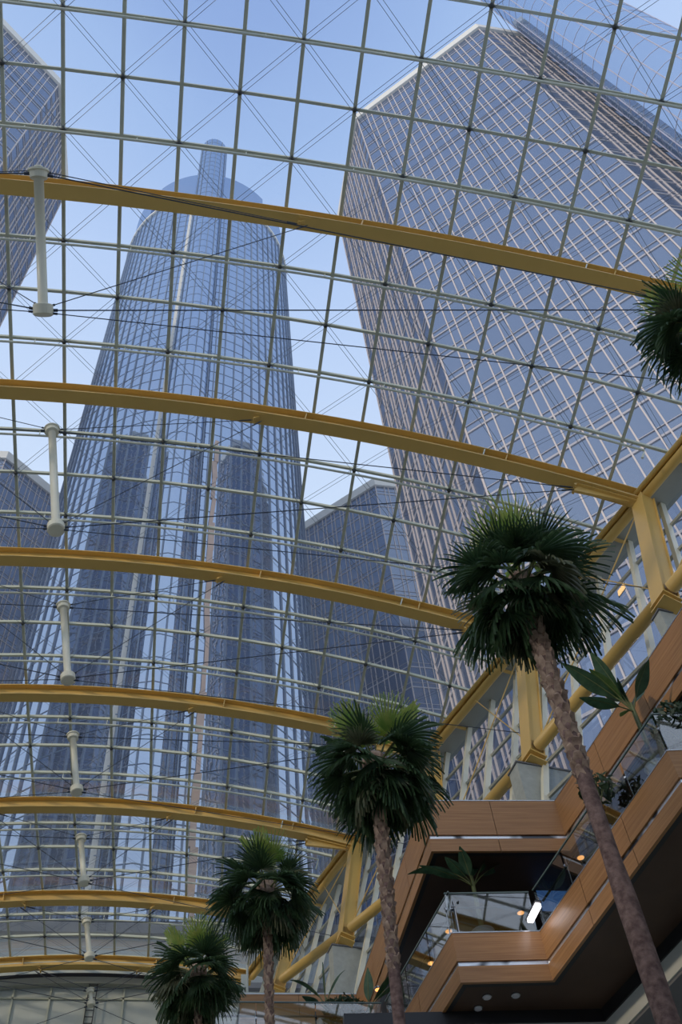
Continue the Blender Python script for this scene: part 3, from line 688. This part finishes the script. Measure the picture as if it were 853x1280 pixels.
for i, (c_, z, b_, size, tr, lab) in enumerate(PALMS):
    top = atz(*c_, z*SC+EYE)
    # trunk foot: lean read from the trunk's own line, at mid height
    mid = None; rr_ = ray(*b_); 
    # choose the point on that sight line nearest to plumb under the crown
    dxy = Vector((rr_.x, rr_.y)); k_ = Vector((top.x, top.y)).dot(dxy)/dxy.dot(dxy); low_p = Vector((rr_.x*k_, rr_.y*k_, rr_.z*k_+EYE))
    drc = (low_p-top); foot = top+drc*(top.z/(top.z-low_p.z)); foot.z = 0
    t = thing('fan_palm', foot, 'tall fan palm, '+lab, 'palm tree', 'fan palms standing in the hall')
    n = 26; pts = []; rs = []
    for k in range(n+1):
        s = k/n; P = foot.lerp(top, s)+Vector((math.sin(s*5+i)*.05, math.cos(s*4+i)*.04, 0))*math.sin(s*PI); pts.append(P); rs.append(tr*(1.35-.35*min(1, s*5) if s < .2 else 1.0)*(1.06 if s < .62 else .86))
    mb = MB(); mb.path(pts, rs, 14); mb.build('trunk', BARK, t, smooth=True)
    # leaf bases spiralling round the upper trunk
    mb = MB(); L = (top-foot).length; ax = (top-foot).normalized(); z0 = L-3.5; nb = 130; rnd = random.Random(40+i)
    xx = ax.cross(Vector((1, 0, 0))).normalized(); yy = ax.cross(xx)
    for k in range(nb):
        s = (z0+(3.4)*k/nb)/L; P = foot.lerp(top, s)+Vector((math.sin(s*5+i)*.05, math.cos(s*4+i)*.04, 0))*math.sin(s*PI)
        a = k*2.39996; o = xx*math.cos(a)+yy*math.sin(a); sd2 = ax.cross(o); r = tr*.86
        wd = tr*rnd.uniform(.5, .72); h = tr*rnd.uniform(1.7, 2.5)*(.6+.4*min(1, k/60)); ou = tr*rnd.uniform(.30, .58)*(.45+.55*min(1, k/60))
        vs = [P+o*r*.85-sd2*wd, P+o*r*.85+sd2*wd, P+o*(r+ou)+ax*h*.75+sd2*wd*.55, P+o*(r+ou*1.1)+ax*h*.75-sd2*wd*.55, P+o*(r+ou*.5)+ax*h+sd2*wd*.2, P+o*(r+ou*.5)+ax*h-sd2*wd*.2, P+o*r*.7+ax*h]
        mb.add(vs, [(0, 1, 2, 3), (3, 2, 4, 5), (0, 3, 6), (1, 6, 2), (3, 5, 6), (2, 6, 4), (4, 6, 5)])
    tag(mb.build('leaf_base', BOOT, t), kind='stuff')
    mb = MB(); mb.ball(top+Vector((0, 0, .12)), .2*size, 10, 7); mb.path([top-ax*.3, top, top+ax*.3], [tr*.9, .2*size, .12], 10); mb.build('crown_heart', BOOT, t)
    if first is None:
        # one crown is modelled, the others turn and scale copies of its fronds
        cr_ = bpy.data.objects.new('crown', None); cr_['_o'] = (0., 0., 0.); C.objects.link(cr_)
        crown(cr_, 1.0, 5, 44); first = list(cr_.children); fr0 = cr_
    k0 = [0.4, 2.1, 3.7, 5.2, 1.3][i]
    cm = Matrix.Translation(top-foot) @ Matrix.Rotation(k0, 4, 'Z') @ Matrix.Scale(size, 4)
    for fo in first:
        c = fo.copy() if i else fo
        if i: C.objects.link(c)
        c.parent = t; c.matrix_parent_inverse = Matrix.Identity(4); c.matrix_basis = cm
        if i:
            for g in fo.children: h = g.copy(); C.objects.link(h); h.parent = c
    if i == len(PALMS)-1: pass
bpy.data.objects.remove(fr0)

# ------------------------------------------------------------------ broad-leaved plants
BAN = leafmat('banana_leaf', (.03, .075, .035), (.06, .13, .06), .25)
BANY = leafmat('banana_leaf_pale', (.06, .12, .03), (.10, .18, .05), .3)
POT = pbr('white_planter', (.62, .64, .62), .4)
def blade(t, P, az, el, L, wd, droop, mat):
    d = Vector((math.cos(az)*math.cos(el), math.sin(az)*math.cos(el), math.sin(el))); side = Vector((-math.sin(az), math.cos(az), 0))
    n = 12; q = P.copy(); cur = d.copy(); mb = MB(); vs = []; mid = []
    for k in range(n+1):
        s = k/n; w_ = wd*(math.sin(PI*max(0, (s-.28)/.72)**.8) if s > .28 else 0)*.5+.012; nrm = side.cross(cur).normalized()
        vs += [q-side*w_+nrm*abs(w_)*.35, q, q+side*w_+nrm*abs(w_)*.35]; mid.append(q.copy())
        cur = (cur+Vector((0, 0, -droop/n))).normalized(); q = q+cur*L/n
    mb.add(vs, [(3*k+j, 3*k+j+1, 3*k+j+4, 3*k+j+3) for k in range(n) for j in (0, 1)]); fo = mb.build('leaf', mat, t, smooth=True)
    mb = MB(); mb.path([p-Vector((0, 0, .006)) for p in mid[:-1]], [.02-.0014*k for k in range(n)], 5); mb.build('midrib', STALK, fo)
def banana(P, z, specs, label, pot=True, sc=1., lift=0.):
    t = thing('banana_plant', (P.x, P.y, z), label, 'potted plant', 'broad-leaved plants on the balconies'); B = Vector((P.x, P.y, z+.55+lift))
    if pot:
        mb = MB(); mb.lathe((P.x, P.y, z), (0, 0, 1), [(.20, 0), (.27, .5), (.30, .55), (.26, .56), (.24, .5)], 24); mb.build('planter', POT, t, smooth=False)
        mb = MB(); mb.tube((P.x, P.y, z+.40), (P.x, P.y, z+.5), .25, n=20); mb.build('soil', pbr('soil', (.03, .022, .015), .9), t)
    mb = MB(); mb.path([B-Vector((0, 0, .1+lift)), B+Vector((0, 0, .35*sc)), B+Vector((.02, 0, .7*sc))], [.07, .055, .03], 8); mb.build('stem', STALK, t)
    for az, el, L, wd, dr, pale in specs: blade(t, B+Vector((0, 0, .35*sc)), az, el, L*sc, wd*sc, dr, BANY if pale else BAN)
D = math.radians
P = aty(792, 888, 16.2)
banana(Vector((P.x, P.y, 0)), zl1-.1, [(D(185), D(78), 2.7, .62, .30, 0), (D(186), D(54), 2.6, .58, .45, 0), (D(150), D(70), 2.2, .55, .4, 0), (D(195), D(8), 1.9, .44, .3, 0), (D(110), D(82), 2.1, .6, .3, 0), (D(30), D(68), 1.9, .55, .7, 0), (D(190), D(66), 1.9, .5, .5, 1), (D(-60), D(60), 1.7, .5, .7, 0), (D(215), D(-25), 1.2, .36, .4, 1), (D(170), D(88), 1.5, .5, .3, 0)],
       'big banana plant leaning left over the near railing corner', sc=.78, lift=max(0, P.z-zl1-.75))
P = aty(594, 1118, 22.15)
banana(Vector((P.x, P.y, 0)), zl1-.1, [(D(175), D(58), 2.0, .34, 1.7, 0), (D(160), D(70), 1.7, .36, .5, 0), (D(95), D(84), 1.4, .38, .3, 0), (D(10), D(58), 1.9, .36, 1.1, 0), (D(-10), D(66), 1.7, .36, .7, 0), (D(200), D(22), 1.7, .3, .5, 0), (D(-120), D(60), 1.1, .32, .6, 0), (D(230), D(15), 1.6, .3, .5, 0), (D(60), D(74), 1.6, .34, .7, 0)],
       'banana plant in a white planter behind the front railing', sc=.95, lift=1.0)
P = aty(408, 1262, low[1].y+1.2)
banana(Vector((P.x, P.y, 0)), P.z-.9, [(D(100), D(88), 1.5, .04, .05, 0), (D(170), D(75), 1.5, .24, 1.8, 0), (D(20), D(80), 1.6, .24, 1.6, 0), (D(200), D(40), .8, .3, .8, 0)], 'small drooping plant in front of the far concrete block')
P = aty(462, 1268, low[1].y+1.0)
banana(Vector((P.x, P.y, 0)), P.z-.9, [(D(60), D(85), 1.6, .28, 1.0, 0), (D(5), D(68), 1.9, .32, 1.5, 0), (D(-20), D(72), 1.6, .3, 1.4, 0)], 'dark curling plant against the upper balcony side')
SHR = leafmat('shrub_leaf', (.02, .045, .02), (.06, .10, .04), .2)
def shrub(P, r, label, n=420, seed=3):
    rnd = random.Random(seed); t = thing('shrub', (P.x, P.y, P.z-r), label, 'shrub', 'shrubs on the balconies'); mb = MB()
    for k in range(n):
        a = rnd.uniform(0, 2*PI); b = math.acos(rnd.uniform(-.7, 1)); q = r*rnd.uniform(.55, 1.05); c = P+Vector((math.sin(b)*math.cos(a), math.sin(b)*math.sin(a), math.cos(b)*.8))*q
        o = Vector((rnd.gauss(0, 1), rnd.gauss(0, 1), rnd.gauss(0, 1))).normalized(); s_ = o.cross(Vector((rnd.gauss(0, 1), 1, .3))).normalized(); l_ = rnd.uniform(.09, .16); w_ = l_*.3
        mb.add([c-s_*w_, c+o*l_, c+s_*w_, c-o*l_*.6], [(0, 1, 2, 3)])
    mb.build('foliage', SHR, t)
    mb = MB()
    for k in range(7): a = k*.9; mb.tube(P-Vector((0, 0, r)), P+Vector((math.cos(a)*r*.6, math.sin(a)*r*.6, r*.3)), .015, .006, n=5)
    mb.build('stem', STALK, t)
shrub(aty(430, 1270, low[1].y+.7), .62, 'dark shrub behind the farthest glass railing', 520, 3)
shrub(aty(845, 905, 15.6), .6, 'dark shrub behind the near railing at the right edge', 420, 5)
shrub(aty(745, 985, 17.2), .42, 'spiky dark shrub behind the near railing, beside the big palm trunk', 240, 6)

# things on the far wood parapet
P = atz(320, 1238, zu1+.25); t = thing('white_bench', P, 'low white bench top on the far wooden parapet, left of the thin-trunked palm trunk', 'bench')
mb = MB(); mb.box((P.x+.55, P.y+.5, P.z), (1.9, .6, .12)); mb.build('top', WHITE, t); mb = MB(); mb.box((P.x+1.2, P.y+.5, P.z-.2), (.08, .4, .45)); mb.box((P.x-.1, P.y+.5, P.z-.2), (.08, .4, .45)); mb.build('legs', STEEL, t)
P = atz(311, 1240, zu1); t = thing('white_post', P, 'thin white post standing beside the fourth palm crown', 'post')
mb = MB(); mb.tube(P+Vector((0, .6, -.2)), P+Vector((0, .6, 1.3)), .04, n=10); mb.build('shaft', WHITE, t); mb = MB(); mb.box(P+Vector((-.1, .6, .75)), (.2, .06, .45)); mb.build('plate', WHITE, t)

# ------------------------------------------------------------------ towers outside
BODY = curtain('tower_glass', (.09, .115, .17), (.52, .60, .76), .34, .08, .05, .25)
BODYF = curtain('hazed_tower_glass', (.11, .135, .19), (.50, .58, .74), .30, .1, .05, .25)  # paler body colour has the distance haze mixed in
FIN = pbr('tan_fin', (.58, .50, .46), .5, noise=.1, scale=.1)
SPAN = pbr('spandrel', (.40, .38, .40), .5, noise=.1, scale=.1)
PARA = pbr('cream_parapet', (.72, .69, .62), .6, noise=.05)  # sunlight on the parapets is put into this bright cream
HG = curtain('hotel_glass', (.09, .125, .18), (.60, .72, .92), .58, .015, .03, .5)
HF = pbr('hotel_fin', (.15, .20, .29), .4, noise=.1, scale=.1)
HB_ = pbr('hotel_band', (.16, .22, .32), .4, noise=.1, scale=.1)
SH = curtain('shaft_glass', (.20, .28, .40), (.66, .78, .98), .55, .03, .05, .4)
SGR = pbr('shaft_line', (.48, .45, .52), .5)
LONG, SHORT, HT, NFL = 29.6, 22.0, 230.0, 39
def octagon(mirror=False):
    pts = [Vector((0, 0, 0))]; ang = math.radians(-42.6); seq = [LONG, SHORT]*4; a = ang
    for L in seq[:-1]: pts.append(pts[-1]+Vector((math.cos(a), math.sin(a), 0))*L); a += PI/4
    c = sum(pts, Vector())/8; pts = [p-c for p in pts]
    if mirror: pts = [Vector((-p.x, p.y, 0)) for p in pts]
    return pts
def office(cx, cy, mirror, label, shaftat, far=False):
    t = thing('office_tower', (cx, cy, 0), label, 'skyscraper', 'glass office towers around the round tower'); pts = [p+Vector((cx, cy, 0)) for p in octagon(mirror)]
    mb = MB(); mb.prism([(p.x, p.y) for p in pts], 0, HT); mb.build('curtain_wall', BODYF if far else BODY, t)
    bands = MB(); fins = MB(); fh = HT/NFL; c = Vector((cx, cy, 0))
    for i in range(8):
        a, b = pts[i], pts[(i+1) % 8]; mid = (a+b)/2; n_ = (mid-c).normalized(); L = (b-a).length; d = (b-a).normalized()
        n_ = Vector((d.y, -d.x, 0)); 
        if n_.dot(mid-c) < 0: n_ = -n_
        for k in range(1, NFL): 
            z = k*fh; A, B = a+n_*.05, b+n_*.05; bands.bar(A+Vector((0, 0, z)), B+Vector((0, 0, z)), .10, .30); bands.bar(A+Vector((0, 0, z+1.3)), B+Vector((0, 0, z+1.3)), .08, .10)
        nb = 11 if L > 25 else 8; st = L/nb
        for k in range(nb+1):
            for dx in ((-.5, .5) if 0 < k < nb else (0,)):
                P = a+d*(k*st+dx)+n_*.08; fins.bar(P, P+Vector((0, 0, HT-2)), .15, .16, n_)
    bands.build('floor_band', SPAN, t); fins.build('fin', FIN, t)
    cp = [p+(p-c).normalized()*.6 for p in pts]; mb = MB(); mb.prism([(p.x, p.y) for p in cp], HT-2.4, HT+.8); mb.build('parapet', PARA, t)
    for (sx, sy, r, h) in shaftat:
        mb = MB(); n = 28; mb.tube((sx, sy, 0), (sx, sy, h), r, n=n); sh = mb.build('elevator_shaft', SH, t)
        mb = MB()
        for k in range(0, n, 2): q = 2*PI*k/n; P = Vector((sx+(r+.02)*math.cos(q), sy+(r+.02)*math.sin(q), 0)); mb.bar(P, P+Vector((0, 0, h)), .12, .12)
        for k in range(1, 46): 
            z = h*k/46
            mb.lathe((sx, sy, z), (0, 0, 1), [(r+.0, 0), (r+.05, 0), (r+.05, .07), (r, .07)], n)
        mb.build('shaft_grid', SGR, sh)
    return t
office(57.5, 62, False, 'big glass office tower with tan grid, filling the upper right', [(57.9, 22.9, 6.35, 276)])
office(-66.2, 62, True, 'glass office tower cut off at the upper left edge', [(-66.6, 22.9, 6.35, 276)])
office(52.4, 170.5, False, 'distant glass office tower with cream parapet, between the round tower and the big one', [(76, 153, 5, 232)], True)
office(-58.5, 170.5, True, 'distant glass office tower at the left edge, behind the round tower', [(-84, 153, 5, 232)], True)

# round tower
hc = Vector((-4.2, 120, 0)); HR, HZ = 24.3, 316.
t = thing('round_tower', hc, 'tall round mirrored glass tower with a slim round shaft on its front', 'skyscraper')
NF = 72
mb = MB(); mb.tube(hc, hc+Vector((0, 0, HZ)), HR, n=NF); mb.build('curtain_wall', HG, t)
mb = MB(); cz = HZ+24
for k in range(8):                                     # crown of eight curved slabs above the ring
    a0, a1 = 2*PI*k/8+.06, 2*PI*(k+1)/8-.06; nn = 8; ri, ro = HR-6, HR-.25
    vs = [(hc.x+r*math.cos(a0+(a1-a0)*j/nn), hc.y+r*math.sin(a0+(a1-a0)*j/nn), z) for z in (HZ-1, cz) for r in (ri, ro) for j in range(nn+1)]; m_ = nn+1
    fs = []
    for j in range(nn): fs += [(j, j+1, m_+j+1, m_+j), (2*m_+j, 2*m_+j+1, 3*m_+j+1, 3*m_+j), (m_+j, m_+j+1, 3*m_+j+1, 3*m_+j), (j, j+1, 2*m_+j+1, 2*m_+j)]
    fs += [(0, m_, 3*m_, 2*m_), (nn, m_+nn, 3*m_+nn, 2*m_+nn)]; mb.add(vs, fs)
mb.build('crown', HG, t)
mb = MB(); mb.tube(hc+Vector((0, 0, HZ-1)), hc+Vector((0, 0, cz-4)), HR-3, n=48); mb.build('crown_core', HF, t)
mb = MB()
for k in range(NF):
    q = 2*PI*(k+.5)/NF; rr_ = HR*math.cos(PI/NF)+.1; P = hc+Vector((rr_*math.cos(2*PI*k/NF), rr_*math.sin(2*PI*k/NF), 0)); mb.bar(P, P+Vector((0, 0, HZ)), .22, .34, Vector((math.cos(2*PI*k/NF), math.sin(2*PI*k/NF), 0)))
mb.build('fin', HF, t)
mb = MB()
for k in range(1, 73): mb.lathe(hc+Vector((0, 0, HZ*k/73)), (0, 0, 1), [(HR, 0), (HR+.06, 0), (HR+.06, .16), (HR, .16)], NF)
mb.build('floor_band', HB_, t)
mb = MB(); mb.lathe(hc+Vector((0, 0, HZ-1.2)), (0, 0, 1), [(HR, 0), (HR+.45, 0), (HR+.45, 1.0), (HR, 1.0)], NF); mb.build('rim_ring', PARA, t)
sc_ = Vector((-4.9, 96.8, 0)); sr, sh_ = 4.25, 371
mb = MB(); mb.tube(sc_, sc_+Vector((0, 0, sh_)), sr, n=14); shf = mb.build('elevator_shaft', HG, t)
mb = MB()
for k in range(14): q = 2*PI*k/14; P = sc_+Vector((sr*math.cos(q), sr*math.sin(q), 0)); mb.bar(P, P+Vector((0, 0, sh_)), .2, .2)
for k in range(1, 80): mb.lathe(sc_+Vector((0, 0, sh_*k/80)), (0, 0, 1), [(sr, 0), (sr+.05, 0), (sr+.05, .12), (sr, .12)], 14)
mb.build('shaft_grid', HB_, shf)
P = Vector((sc_.x-sr-.2, sc_.y-.3, 0)); mb = MB(); mb.bar(P, P+Vector((0, 0, HZ)), .55, .9); mb.build('pilaster', PARA, t)
P = Vector((sc_.x+sr+.3, sc_.y+.3, 0)); mb = MB(); mb.bar(P, P+Vector((0, 0, HZ)), .9, .6); mb.build('pilaster', SH, t)

# added tan strip imitating a sunlit edge reflected in the wall, right of the shaft
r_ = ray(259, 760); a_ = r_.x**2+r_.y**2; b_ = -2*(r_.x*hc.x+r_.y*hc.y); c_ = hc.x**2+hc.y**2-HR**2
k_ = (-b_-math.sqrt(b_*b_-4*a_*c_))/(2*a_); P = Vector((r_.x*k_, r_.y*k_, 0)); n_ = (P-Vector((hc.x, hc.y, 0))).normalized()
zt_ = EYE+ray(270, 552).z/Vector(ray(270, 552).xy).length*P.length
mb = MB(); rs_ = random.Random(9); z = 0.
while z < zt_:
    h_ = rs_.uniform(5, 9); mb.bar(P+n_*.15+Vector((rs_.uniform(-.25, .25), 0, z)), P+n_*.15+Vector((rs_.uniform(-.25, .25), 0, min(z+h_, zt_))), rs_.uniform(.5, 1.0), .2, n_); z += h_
bs_ = mb.build('reflected_streak', pbr('reflected_streak', (.60, .42, .32), .4, noise=.3, scale=.3), t); bs_['label'] = 'tan streak imitating a sunlit reflection'
# low podium block under the towers
t = thing('podium_building', (-20, 95, 0), 'plain grey podium building below the round tower, low in the roof glass', 'building')
PZ = aty(100, 1158, 86).z; mb = MB(); mb.box((-20, 90, PZ/2), (150, 8, PZ)); mb.build('wall', pbr('podium_concrete', (.36, .38, .36), .8, noise=.06, scale=.1), t)
mb = MB(); mb.box((-20, 85.6, PZ-.6), (151, 1.0, 1.2)); mb.box((-20, 85.7, PZ-6), (151, .6, .5)); mb.box((-20, 85.7, PZ-12), (151, .6, .5)); mb.build('ledge', GREY, t)

for o in list(bpy.data.objects):
    if '_o' in o: del o['_o']
